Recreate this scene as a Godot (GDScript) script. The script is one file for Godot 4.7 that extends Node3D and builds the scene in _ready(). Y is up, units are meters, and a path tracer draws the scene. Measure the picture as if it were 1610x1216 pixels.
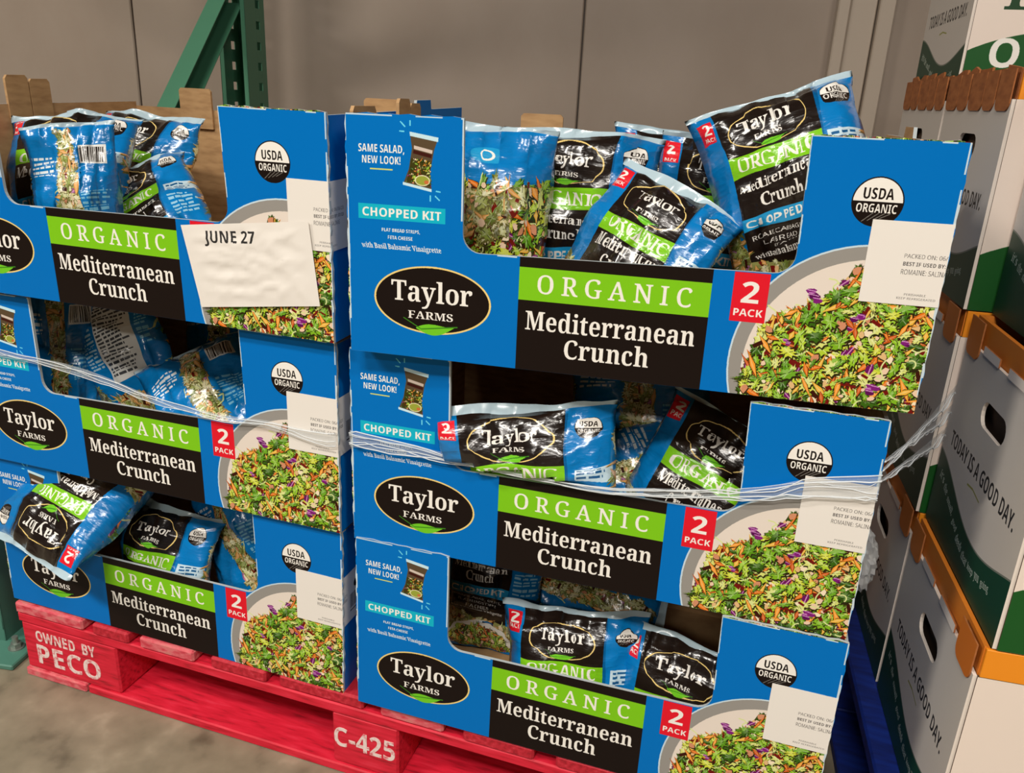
extends Node3D
# Produce cooler: two stacks of printed salad-kit trays on a red block pallet, a neighbouring stack of
# greens cartons, a pallet-rack frame and a panelled cooler wall.

const TW := 0.60        # tray width
const TH := 0.258       # tray height
const TD := 0.39        # tray depth
var M := {}             # materials
var taken := {}

# ------------------------------------------------------------------ scene-tree helpers
func numbered(called: String) -> String:
	if not taken.has(called):
		taken[called] = 0
		return called
	taken[called] += 1
	return "%s_%03d" % [called, taken[called]]

func tag(o: Node, label := "", category := "", group := "", kind := "") -> void:
	if label != "": o.set_meta("label", label)
	if category != "": o.set_meta("category", category)
	if group != "": o.set_meta("group", group)
	if kind != "": o.set_meta("kind", kind)

func thing(called: String, label: String, category: String, at: Transform3D, group := "") -> Node3D:
	var o := Node3D.new()
	o.name = numbered(called)
	add_child(o)
	o.transform = at
	tag(o, label, category, group)
	return o

func put(called: String, mesh: Mesh, parent: Node = self, at := Transform3D.IDENTITY) -> MeshInstance3D:
	var o := MeshInstance3D.new()
	o.name = numbered(called) if parent == self else called
	o.mesh = mesh
	o.transform = at
	parent.add_child(o, true)
	return o

func struct(called: String, mesh: Mesh, at := Transform3D.IDENTITY) -> MeshInstance3D:
	var o := put(called, mesh, self, at)
	o.set_meta("kind", "structure")
	return o

# ------------------------------------------------------------------ mesh builder
class MB:
	var st := SurfaceTool.new()
	var n := 0
	func _init(smooth := false) -> void:
		st.begin(Mesh.PRIMITIVE_TRIANGLES)
		st.set_smooth_group(0 if smooth else -1)
	func v(p: Vector3, t := Vector2.ZERO) -> void:
		st.set_uv(t)
		st.add_vertex(p)
		n += 1
	# counter-clockwise as seen from outside
	func tri(a: Vector3, b: Vector3, c: Vector3, ta := Vector2.ZERO, tb := Vector2.ZERO, tc := Vector2.ZERO) -> void:
		v(a, ta); v(c, tc); v(b, tb)
	func quad(a: Vector3, b: Vector3, c: Vector3, d: Vector3, ta := Vector2(0, 1), tb := Vector2(1, 1), tc := Vector2(1, 0), td := Vector2(0, 0)) -> void:
		tri(a, b, c, ta, tb, tc)
		tri(a, c, d, ta, tc, td)
	# box with chamfered edges between two corners
	func box(lo: Vector3, hi: Vector3, ch := 0.0) -> void:
		var c := (lo + hi) / 2.0
		var h := (hi - lo) / 2.0
		if ch <= 0.0:
			ch = 0.00001
		var pts := {}
		for sx in [-1, 1]:
			for sy in [-1, 1]:
				for sz in [-1, 1]:
					var s := Vector3(sx, sy, sz)
					for ax in 3:
						var q := h - Vector3(ch, ch, ch)
						q[ax] = h[ax]
						pts[[sx, sy, sz, ax]] = c + q * s
		for ax in 3:
			var b := (ax + 1) % 3
			var d := (ax + 2) % 3
			for s in [-1, 1]:
				var f := []
				for e in [[-1, -1], [1, -1], [1, 1], [-1, 1]]:
					var k := [0, 0, 0, ax]
					k[ax] = s; k[b] = e[0]; k[d] = e[1]
					f.append(pts[k])
				if s > 0: quad(f[0], f[1], f[2], f[3])
				else: quad(f[3], f[2], f[1], f[0])
			# edge strips along axis ax
			for e in [[-1, -1], [1, -1], [1, 1], [-1, 1]]:
				var k0 := [0, 0, 0, b]; var k1 := [0, 0, 0, d]
				k0[b] = e[0]; k0[d] = e[1]; k1[b] = e[0]; k1[d] = e[1]
				var a0 := k0.duplicate(); a0[ax] = -1
				var a1 := k0.duplicate(); a1[ax] = 1
				var b0 := k1.duplicate(); b0[ax] = -1
				var b1 := k1.duplicate(); b1[ax] = 1
				_q(pts[a0], pts[b0], pts[b1], pts[a1], c)
		for sx in [-1, 1]:
			for sy in [-1, 1]:
				for sz in [-1, 1]:
					var p: Vector3 = pts[[sx, sy, sz, 0]]
					var q: Vector3 = pts[[sx, sy, sz, 1]]
					var r: Vector3 = pts[[sx, sy, sz, 2]]
					if (q - p).cross(r - p).dot(p - c) > 0: tri(p, q, r)
					else: tri(p, r, q)
	func _q(a: Vector3, b: Vector3, c: Vector3, d: Vector3, from: Vector3) -> void:
		if (b - a).cross(c - a).dot((a + c) / 2.0 - from) > 0: quad(a, b, c, d)
		else: quad(d, c, b, a)
	# tube through points
	func tube(p: PackedVector3Array, r: float, sides := 6) -> void:
		var rings := []
		for i in p.size():
			var t := (p[mini(i + 1, p.size() - 1)] - p[maxi(i - 1, 0)]).normalized()
			var u := t.cross(Vector3(0.123, 1, 0.31)).normalized()
			var w := t.cross(u)
			var ring := []
			for k in sides:
				var a := TAU * k / sides
				ring.append(p[i] + (u * cos(a) + w * sin(a)) * r)
			rings.append(ring)
		for i in p.size() - 1:
			for k in sides:
				var k2 := (k + 1) % sides
				quad(rings[i][k2], rings[i][k], rings[i + 1][k], rings[i + 1][k2])
		for e in [0, p.size() - 1]:
			for k in range(1, sides - 1):
				if e == 0: tri(rings[e][0], rings[e][k], rings[e][k + 1])
				else: tri(rings[e][0], rings[e][k + 1], rings[e][k])
	# vertical cylinder
	func cyl(c: Vector3, r: float, h: float, sides := 16, r2 := -1.0) -> void:
		if r2 < 0: r2 = r
		for k in sides:
			var a := TAU * k / sides
			var b := TAU * (k + 1) / sides
			var p0 := c + Vector3(cos(a) * r, 0, sin(a) * r)
			var p1 := c + Vector3(cos(b) * r, 0, sin(b) * r)
			var q0 := c + Vector3(cos(a) * r2, h, sin(a) * r2)
			var q1 := c + Vector3(cos(b) * r2, h, sin(b) * r2)
			quad(p1, p0, q0, q1)
			tri(c + Vector3(0, h, 0), q1, q0)
			tri(c, p0, p1)
	func done(m: Material, into: ArrayMesh = null) -> ArrayMesh:
		st.generate_normals()
		st.set_material(m)
		return st.commit(into)

# a flat board cut to an outline (in its own XY plane, front at z = 0, thickness behind it);
# the front carries the print, the back and the cut edges the bare board
func board(outline: PackedVector2Array, th: float, front: Material, back: Material, uv_size := Vector2.ONE, edge: Material = null) -> ArrayMesh:
	if Geometry2D.is_polygon_clockwise(outline):
		outline.reverse()
	var f := MB.new()
	var b := MB.new()
	var e := MB.new()
	var idx := Geometry2D.triangulate_polygon(outline)
	for i in range(0, idx.size(), 3):
		var q := [outline[idx[i]], outline[idx[i + 1]], outline[idx[i + 2]]]
		if (q[1] - q[0]).cross(q[2] - q[0]) < 0:
			q.reverse()
		var t := []
		var p := []
		for k in 3:
			t.append(Vector2(q[k].x / uv_size.x, 1.0 - q[k].y / uv_size.y))
			p.append(Vector3(q[k].x, q[k].y, 0))
		var z := Vector3(0, 0, -th)
		f.tri(p[0], p[1], p[2], t[0], t[1], t[2])
		b.tri(p[0] + z, p[2] + z, p[1] + z)
	for i in outline.size():
		var a := outline[i]
		var c := outline[(i + 1) % outline.size()]
		e.quad(Vector3(a.x, a.y, -th), Vector3(c.x, c.y, -th), Vector3(c.x, c.y, 0), Vector3(a.x, a.y, 0))
	var mesh := f.done(front)
	b.done(back, mesh)
	e.done(edge if edge else back, mesh)
	return mesh

# ------------------------------------------------------------------ print shop: polygons and lettering into an Image
var fonts := {}
var glyphs := {}
class Pen:
	var im: Image
	var x0 := 0.0
	var y0 := 0.0
	var sx := 1.0
	var sy := 1.0
	func _init(image: Image, ox: float, oy: float, kx: float, ky: float) -> void:
		im = image; x0 = ox; y0 = oy; sx = kx; sy = ky
	func rect(a: float, b: float, c: float, d: float, col: Color) -> void:
		var xa := roundi(x0 + a * sx); var xb := roundi(x0 + c * sx)
		var ya := roundi(y0 + b * sy); var yb := roundi(y0 + d * sy)
		im.fill_rect(Rect2i(xa, ya, maxi(1, xb - xa), maxi(1, yb - ya)), col)
	func poly(pts: PackedVector2Array, col: Color) -> void:
		var p := PackedVector2Array()
		for q in pts: p.append(Vector2(x0 + q.x * sx, y0 + q.y * sy))
		raw(p, col)
	func raw(p: PackedVector2Array, col: Color) -> void:
		var lo := INF; var hi := -INF
		for q in p:
			lo = minf(lo, q.y); hi = maxf(hi, q.y)
		var n := p.size()
		for row in range(maxi(0, ceili(lo - 0.5)), mini(im.get_height() - 1, floori(hi - 0.5)) + 1):
			var y := row + 0.5
			var cuts := []
			for i in n:
				var a := p[i]; var b := p[(i + 1) % n]
				if (a.y <= y) != (b.y <= y):
					cuts.append(a.x + (y - a.y) / (b.y - a.y) * (b.x - a.x))
			cuts.sort()
			for i in range(0, cuts.size() - 1, 2):
				var xa := roundi(cuts[i]); var xb := roundi(cuts[i + 1])
				if xb > xa: im.fill_rect(Rect2i(xa, row, xb - xa, 1), col)
	func oval(cx: float, cy: float, a: float, b: float, col: Color, tilt := 0.0) -> void:
		var p := PackedVector2Array()
		for i in 72:
			var t := TAU * i / 72
			p.append(Vector2(cx, cy) + Vector2(cos(t) * a, sin(t) * b).rotated(tilt))
		poly(p, col)
	func line(a: Vector2, b: Vector2, w: float, col: Color) -> void:
		var n := (b - a).orthogonal().normalized() * w / 2.0
		poly(PackedVector2Array([a + n, b + n, b - n, a - n]), col)

# lettering stretched to fill the box (a, b)-(c, d) of the pen; tilt turns it about the box centre
func lettering(pen: Pen, text: String, face: String, a: float, b: float, c: float, d: float, col: Color, tilt := 0.0, shear := 0.0) -> void:
	var key := face + "|" + text
	if not glyphs.has(key):
		var t := TextMesh.new()
		t.font = fonts[face]
		t.text = text
		t.font_size = 96
		t.pixel_size = 0.01
		t.depth = 0.0
		t.curve_step = 1.0
		var arr := t.surface_get_arrays(0)
		var vs: PackedVector3Array = arr[Mesh.ARRAY_VERTEX]
		var out := PackedVector2Array()
		var ix = arr[Mesh.ARRAY_INDEX]
		if ix != null and ix.size() > 0:
			for i in ix: out.append(Vector2(vs[i].x, -vs[i].y))
		else:
			for q in vs: out.append(Vector2(q.x, -q.y))
		var lo := Vector2(INF, INF); var hi := -lo
		for q in out:
			lo = lo.min(q); hi = hi.max(q)
		glyphs[key] = [out, lo, hi - lo]
	var g = glyphs[key]
	var ctr := Vector2(a + c, b + d) / 2.0
	var size := Vector2(c - a, d - b)
	var tri: PackedVector2Array = g[0]
	for i in range(0, tri.size(), 3):
		var p := PackedVector2Array()
		for k in 3:
			var q: Vector2 = (tri[i + k] - g[1]) / g[2] - Vector2(0.5, 0.5)
			q = Vector2(q.x * size.x - q.y * shear * size.y, q.y * size.y)
			p.append(ctr + q.rotated(tilt))
		pen.poly(p, col)

const BLUE := Color8(0, 110, 190)
const INK := Color8(27, 19, 16)
const GREEN := Color8(124, 196, 28)
const WHITE := Color8(238, 234, 226)
const RED := Color8(222, 28, 44)

# printed picture of chopped salad: leaves, cabbage, carrot, flatbread strips scattered in a region
func salad(pen: Pen, region: PackedVector2Array, count: int, unit: float, seed_: int, pale := false) -> void:
	var rng := RandomNumberGenerator.new()
	rng.seed = seed_
	pen.poly(region, Color8(62, 58, 20) if not pale else Color8(150, 150, 84))
	var lo := Vector2(INF, INF); var hi := -lo
	for q in region:
		lo = lo.min(q); hi = hi.max(q)
	var greens := [Color8(126, 176, 36), Color8(92, 146, 28), Color8(176, 204, 54), Color8(58, 98, 20), Color8(212, 218, 120), Color8(148, 194, 44), Color8(206, 214, 64), Color8(110, 166, 40)]
	var pales := [Color8(206, 208, 150), Color8(170, 180, 96), Color8(226, 222, 176), Color8(140, 156, 70), Color8(214, 204, 150), Color8(112, 128, 56)]
	var dark := Color8(44, 38, 14) if not pale else Color8(108, 104, 52)
	for i in count:
		var c := Vector2(rng.randf_range(lo.x, hi.x), rng.randf_range(lo.y, hi.y))
		if not Geometry2D.is_point_in_polygon(c, region): continue
		var k := rng.randf()
		var late := float(i) / count
		var ang := rng.randf() * TAU
		if k < 0.45:
			# frilled leaf: ragged outline, lighter heart, pale rib
			var r := unit * rng.randf_range(0.45, 1.05)
			var col: Color = (pales if pale else greens)[rng.randi() % (6 if pale else 8)]
			if late < 0.35: col = col.darkened(0.4)
			var p := PackedVector2Array()
			var el := rng.randf_range(0.3, 0.75)
			for j in 18:
				var t := TAU * j / 18
				var rr := r * (0.72 + 0.5 * (j % 2) + rng.randf_range(-0.22, 0.22))
				p.append(Vector2(cos(t) * rr, sin(t) * rr * el).rotated(ang))
			var q := PackedVector2Array()
			for v in p: q.append(c + v * 1.12 + Vector2(0.10, 0.16) * r)
			pen.poly(q, dark)
			q = PackedVector2Array()
			for v in p: q.append(c + v)
			pen.poly(q, col)
			q = PackedVector2Array()
			for v in p: q.append(c + v * 0.55 + Vector2(-0.12, -0.18) * r)
			pen.poly(q, col.lightened(0.2))
			for j in 5:
				var e := Vector2(r * rng.randf_range(0.5, 0.95), 0).rotated(ang + rng.randf_range(-0.9, 0.9) + PI * (j % 2))
				pen.line(c + e * 0.2, c + e, r * 0.10, col.lightened(0.4) if j < 3 else col.darkened(0.45))
		elif k < 0.64:
			# carrot shred
			var col: Color = [Color8(224, 112, 24), Color8(240, 152, 48), Color8(200, 84, 22), Color8(232, 176, 60)][rng.randi() % 4]
			if pale: col = Color8(224, 160, 84)
			var l := unit * rng.randf_range(1.0, 3.2)
			var d := Vector2(l / 2, 0).rotated(ang)
			var n := d.orthogonal().normalized() * unit * rng.randf_range(0.16, 0.34)
			pen.poly(PackedVector2Array([c - d, c + n * 1.3, c + d + Vector2(0.1, 0.2) * unit, c - n * 1.3]), dark)
			pen.poly(PackedVector2Array([c - d, c + n, c + d, c - n]), col)
			pen.poly(PackedVector2Array([c - d * 0.8, c + n * 0.3, c + d * 0.8, c - n * 0.5]), col.lightened(0.25))
		elif k < 0.665:
			var r := unit * rng.randf_range(0.35, 0.7)
			var p := PackedVector2Array()
			for j in 11:
				var t := TAU * j / 11
				p.append(c + Vector2(cos(t), sin(t) * 0.6).rotated(ang) * r * rng.randf_range(0.6, 1.25))
			pen.poly(p, Color8(108, 20, 92) if not pale else Color8(150, 90, 130))
			pen.line(c - Vector2(r, 0).rotated(ang), c + Vector2(r, 0).rotated(ang), r * 0.2, Color8(206, 140, 190))
		elif k < 0.82:
			# flatbread crumb
			var r := unit * rng.randf_range(0.25, 0.62)
			var p := PackedVector2Array()
			for j in 7:
				var t := TAU * j / 7
				p.append(Vector2(cos(t), sin(t) * 0.75).rotated(ang) * r * rng.randf_range(0.7, 1.25))
			var col: Color = [Color8(222, 182, 126), Color8(240, 222, 190), Color8(206, 140, 104), Color8(232, 200, 170)][rng.randi() % 4]
			var q := PackedVector2Array()
			for v in p: q.append(c + v * 1.15 + Vector2(0.12, 0.2) * r)
			pen.poly(q, dark)
			q = PackedVector2Array()
			for v in p: q.append(c + v)
			pen.poly(q, col)
		elif k < 0.93:
			var l := unit * rng.randf_range(0.6, 1.3)
			var d := Vector2(l / 2, 0).rotated(ang)
			pen.line(c - d, c + d, unit * rng.randf_range(0.25, 0.6), Color8(112, 22, 16) if rng.randf() < 0.6 else Color8(60, 22, 12))
		else:
			var l := unit * rng.randf_range(1.0, 2.2)
			var last := c
			for j in 6:
				ang += rng.randf_range(-0.7, 0.7)
				var nx := last + Vector2(l / 5, 0).rotated(ang)
				pen.line(last, nx, unit * 0.16, Color8(214, 222, 150))
				last = nx

func brand_oval(pen: Pen, cx: float, cy: float, a: float, b: float, tilt := 0.0) -> void:
	pen.oval(cx, cy, a, b, Color8(236, 206, 128), tilt)
	pen.oval(cx, cy, a * 0.968, b * 0.95, INK, tilt)
	var s := a / 0.0672
	var t := b / 0.0378
	lettering(pen, "Taylor", "serif_bold", cx - 0.047 * s, cy - 0.0218 * t, cx + 0.046 * s, cy + 0.0098 * t, WHITE)
	lettering(pen, "FARMS", "serif_bold", cx - 0.0275 * s, cy + 0.0128 * t, cx + 0.0245 * s, cy + 0.0215 * t, WHITE)
	var leaf := PackedVector2Array()
	for i in 13:
		var k := i / 12.0
		leaf.append(Vector2(cx + (-0.018 + 0.044 * k) * s, cy + (0.0315 - 0.0065 * sin(k * PI) * (1 - k) - 0.003 * k) * t))
	for i in range(12, -1, -1):
		var k := i / 12.0
		leaf.append(Vector2(cx + (-0.018 + 0.044 * k) * s, cy + (0.0325 + 0.0085 * sin(k * PI) - 0.004 * k) * t))
	pen.poly(leaf, Color8(112, 196, 40))
	pen.line(Vector2(cx - 0.033 * s, cy + 0.0215 * t), Vector2(cx - 0.012 * s, cy + 0.033 * t), 0.0011 * t, Color8(60, 130, 30))
	pen.line(Vector2(cx - 0.012 * s, cy + 0.033 * t), Vector2(cx + 0.03 * s, cy + 0.027 * t), 0.0014 * t, Color8(60, 130, 30))

func organic_seal(pen: Pen, cx: float, cy: float, a: float, b: float) -> void:
	pen.oval(cx, cy, a, b, INK)
	pen.oval(cx, cy, a * 0.95, b * 0.95, WHITE)
	var p := PackedVector2Array()
	for i in 37:
		var t := PI * i / 36
		p.append(Vector2(cx + cos(t) * a * 0.95, cy + sin(t) * b * 0.95))
	pen.poly(p, INK)
	for i in 4:
		pen.line(Vector2(cx - a * 0.5 + i * a * 0.22, cy + b * 0.82 - i * b * 0.05), Vector2(cx - a * 0.1 + i * a * 0.22, cy + b * 0.45), a * 0.03, Color8(120, 116, 110))
	lettering(pen, "USDA", "sans_bold", cx - a * 0.58, cy - b * 0.55, cx + a * 0.58, cy - b * 0.1, INK)
	lettering(pen, "ORGANIC", "sans_bold", cx - a * 0.78, cy + b * 0.08, cx + a * 0.78, cy + b * 0.44, WHITE)

func tray_art() -> Image:
	var w := 2048
	var h := 880
	var im := Image.create(w, h, false, Image.FORMAT_RGB8)
	im.fill(BLUE)
	var pen := Pen.new(im, 0, 0, w / TW, h / TH)
	# middle panel
	pen.rect(0.1935, 0.128, 0.3915, TH, INK)
	pen.rect(0.1935, 0.1453, 0.3915, 0.1806, GREEN)
	lettering(pen, "O R G A N I C", "serif", 0.2135, 0.1522, 0.3722, 0.1725, WHITE)
	lettering(pen, "O R G A N I C", "serif", 0.2142, 0.1520, 0.3729, 0.1727, WHITE)
	lettering(pen, "O R G A N I C", "serif", 0.2139, 0.1526, 0.3726, 0.1721, WHITE)
	lettering(pen, "Mediterranean", "serif_bold", 0.2022, 0.1905, 0.3806, 0.2130, WHITE)
	lettering(pen, "Crunch", "serif_bold", 0.2461, 0.2185, 0.3360, 0.2412, WHITE)
	brand_oval(pen, 0.0965, 0.1917, 0.0672, 0.0378)
	# left column
	lettering(pen, "SAME SALAD,", "sans_bold", 0.0137, 0.0298, 0.0650, 0.0393, WHITE)
	lettering(pen, "NEW LOOK!", "sans_bold", 0.0177, 0.0414, 0.0608, 0.0495, WHITE)
	pen.rect(0.0265, 0.0541, 0.0519, 0.0556, Color8(206, 210, 110))
	pen.rect(0.0123, 0.0915, 0.1107, 0.1075, Color8(20, 176, 200))
	lettering(pen, "CHOPPED KIT", "sans_bold", 0.0170, 0.0951, 0.1062, 0.1045, WHITE)
	lettering(pen, "FLAT BREAD STRIPS,", "sans_bold", 0.0391, 0.1162, 0.0826, 0.1204, WHITE)
	lettering(pen, "FETA CHEESE", "sans_bold", 0.0459, 0.1240, 0.0740, 0.1279, WHITE)
	lettering(pen, "with Basil Balsamic Vinaigrette", "serif_bold", 0.0155, 0.1328, 0.1066, 0.1404, WHITE, 0.0, -0.25)
	var mb := [Vector2(0.0708, 0.0156), Vector2(0.1022, 0.0201), Vector2(0.0975, 0.033), Vector2(0.0935, 0.055), Vector2(0.0953, 0.0748), Vector2(0.0634, 0.0691), Vector2(0.0700, 0.053), Vector2(0.0735, 0.032)]
	pen.poly(PackedVector2Array(mb), Color8(88, 72, 52))
	salad(pen, PackedVector2Array([Vector2(0.0722, 0.042), Vector2(0.0948, 0.044), Vector2(0.0937, 0.055), Vector2(0.0945, 0.070), Vector2(0.0672, 0.0662), Vector2(0.0708, 0.053)]), 160, 0.0022, 5)
	pen.oval(0.0850, 0.0640, 0.0085, 0.0056, Color8(222, 214, 170))
	pen.oval(0.0850, 0.0640, 0.0072, 0.0046, Color8(150, 160, 60))
	pen.oval(0.0895, 0.0655, 0.0026, 0.002, Color8(196, 110, 60))
	pen.poly(PackedVector2Array([Vector2(0.0755, 0.029), Vector2(0.096, 0.033), Vector2(0.0955, 0.0365), Vector2(0.0755, 0.0325)]), Color8(206, 190, 178))
	pen.poly(PackedVector2Array([Vector2(0.0752, 0.0335), Vector2(0.0952, 0.0375), Vector2(0.0948, 0.041), Vector2(0.0745, 0.037)]), Color8(64, 26, 20))
	pen.poly(PackedVector2Array([Vector2(0.0708, 0.0156), Vector2(0.1022, 0.0201), Vector2(0.1018, 0.0245), Vector2(0.0712, 0.0198)]), Color8(196, 226, 236))
	pen.poly(PackedVector2Array([Vector2(0.0634, 0.0665), Vector2(0.0953, 0.0722), Vector2(0.0953, 0.0752), Vector2(0.0634, 0.0695)]), Color8(196, 226, 236))
	for s in [[0.0605, 0.0059, 0.0661, 0.0112], [0.0713, 0.0045, 0.0713, 0.0100], [0.0594, 0.0155, 0.0651, 0.0157], [0.1000, 0.0740, 0.1051, 0.0746], [0.0938, 0.0787, 0.0938, 0.0851], [0.0990, 0.0789, 0.1042, 0.0834]]:
		pen.line(Vector2(s[0], s[1]), Vector2(s[2], s[3]), 0.0014, Color8(110, 214, 240))
	# bowl of salad
	pen.oval(0.543, 0.2228, 0.1276, 0.1276, Color8(196, 216, 226))
	pen.oval(0.543, 0.2228, 0.1258, 0.1258, Color8(148, 144, 138))
	pen.oval(0.546, 0.2258, 0.1165, 0.1165, Color8(226, 214, 202))
	var rng := RandomNumberGenerator.new()
	rng.seed = 77
	for i in 16:
		pen.oval(rng.randf_range(0.50, 0.598), rng.randf_range(0.118, 0.16), 0.0022, 0.0018, [Color8(196, 180, 150), Color8(130, 60, 50), Color8(204, 190, 150)][i % 3])
	var reg := PackedVector2Array([Vector2(0.4295, 0.259), Vector2(0.432, 0.232), Vector2(0.441, 0.206), Vector2(0.448, 0.184), Vector2(0.463, 0.170), Vector2(0.482, 0.160), Vector2(0.503, 0.151), Vector2(0.513, 0.138), Vector2(0.521, 0.118), Vector2(0.532, 0.124), Vector2(0.540, 0.146), Vector2(0.601, 0.150), Vector2(0.601, 0.259)])
	salad(pen, reg, 2500, 0.0092, 11)
	for c in [[0.488, 0.149, 0.010], [0.532, 0.166, 0.008], [0.578, 0.187, 0.007], [0.556, 0.238, 0.009], [0.470, 0.198, 0.005]]:
		for j in 5:
			var o: Vector2 = Vector2(c[0], c[1]) + Vector2(rng.randf_range(-0.5, 0.5), rng.randf_range(-0.4, 0.4)) * c[2]
			var p := PackedVector2Array()
			for i in 11:
				var t := TAU * i / 11
				p.append(o + Vector2(cos(t), sin(t) * 0.7) * c[2] * rng.randf_range(0.3, 0.62))
			pen.poly(p, [Color8(92, 14, 84), Color8(126, 30, 116), Color8(160, 70, 150)][j % 3])
			pen.line(o - Vector2(c[2] * 0.4, c[2] * 0.2), o + Vector2(c[2] * 0.4, -c[2] * 0.1), 0.0008, Color8(206, 150, 200))
	# 2 pack flag
	pen.rect(0.4119, 0.1317, 0.4463, 0.1814, RED)
	lettering(pen, "2", "sans_bold", 0.4206, 0.1405, 0.4376, 0.1622, WHITE)
	lettering(pen, "PACK", "sans_bold", 0.4150, 0.1682, 0.4434, 0.1758, WHITE)
	organic_seal(pen, 0.5308, 0.0561, 0.0229, 0.0229)
	# ink worn off along the perforated edges
	rng.seed = 19
	for e in [[0.0, 0.0005, 0.1292, 0.0005], [0.464, 0.0005, 0.6, 0.0005], [0.0006, 0.0, 0.0006, 0.258], [0.5994, 0.0, 0.5994, 0.258], [0.1289, 0.0, 0.1289, 0.112], [0.4643, 0.0, 0.467, 0.1], [0.15, 0.1359, 0.19, 0.1359]]:
		var a := Vector2(e[0], e[1])
		var b := Vector2(e[2], e[3])
		var x := 0.0
		while x < 1.0:
			var l := rng.randf_range(0.004, 0.03) / a.distance_to(b)
			if rng.randf() < 0.62:
				pen.line(a.lerp(b, x), a.lerp(b, minf(1.0, x + l)), rng.randf_range(0.0009, 0.0022), Color8(196, 212, 220))
			x += l
	return im

func label_art() -> Image:
	var im := Image.create(768, 448, false, Image.FORMAT_RGB8)
	im.fill(Color8(232, 226, 218))
	# 0.1315 m wide x 0.078 m high
	var pen := Pen.new(im, 0, 0, 768 / 0.1315, 448 / 0.078)
	var g := Color8(84, 80, 78)
	lettering(pen, "PACKED ON: 06/06/23", "sans", 0.033, 0.0295, 0.0835, 0.0335, g)
	lettering(pen, "BEST IF USED BY: 07/23", "sans_bold", 0.033, 0.0370, 0.0835, 0.0408, g)
	lettering(pen, "ROMAINE: SALINAS", "sans", 0.0325, 0.0442, 0.0745, 0.0490, g)
	lettering(pen, "PERISHABLE", "sans", 0.0390, 0.0668, 0.0580, 0.0690, g)
	lettering(pen, "KEEP REFRIGERATED", "sans", 0.0330, 0.0706, 0.0670, 0.0728, g)
	# round the corner: dot and bar code
	pen.oval(0.108, 0.024, 0.006, 0.006, INK)
	pen.oval(0.112, 0.006, 0.004, 0.003, INK)
	var rng := RandomNumberGenerator.new()
	rng.seed = 3
	var x := 0.092
	while x < 0.126:
		var bw := rng.randf_range(0.0004, 0.0013)
		pen.rect(x, 0.036, x + bw, 0.058, INK)
		x += bw + rng.randf_range(0.0005, 0.0012)
	pen.rect(0.092, 0.0615, 0.126, 0.0632, INK)
	return im

func text_rules(pen: Pen, a: float, b: float, c: float, d: float, rows: int, col: Color, seed_: int) -> void:
	var rng := RandomNumberGenerator.new()
	rng.seed = seed_
	for i in rows:
		var y := lerpf(b, d, i / float(rows))
		var x := a
		var stop := c - rng.randf() * 0.2 * (c - a)
		while x < stop:
			var l := rng.randf_range(0.02, 0.07)
			pen.rect(x, y, minf(x + l, stop), y + (d - b) / rows * 0.5, col)
			x += l + 0.012

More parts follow.
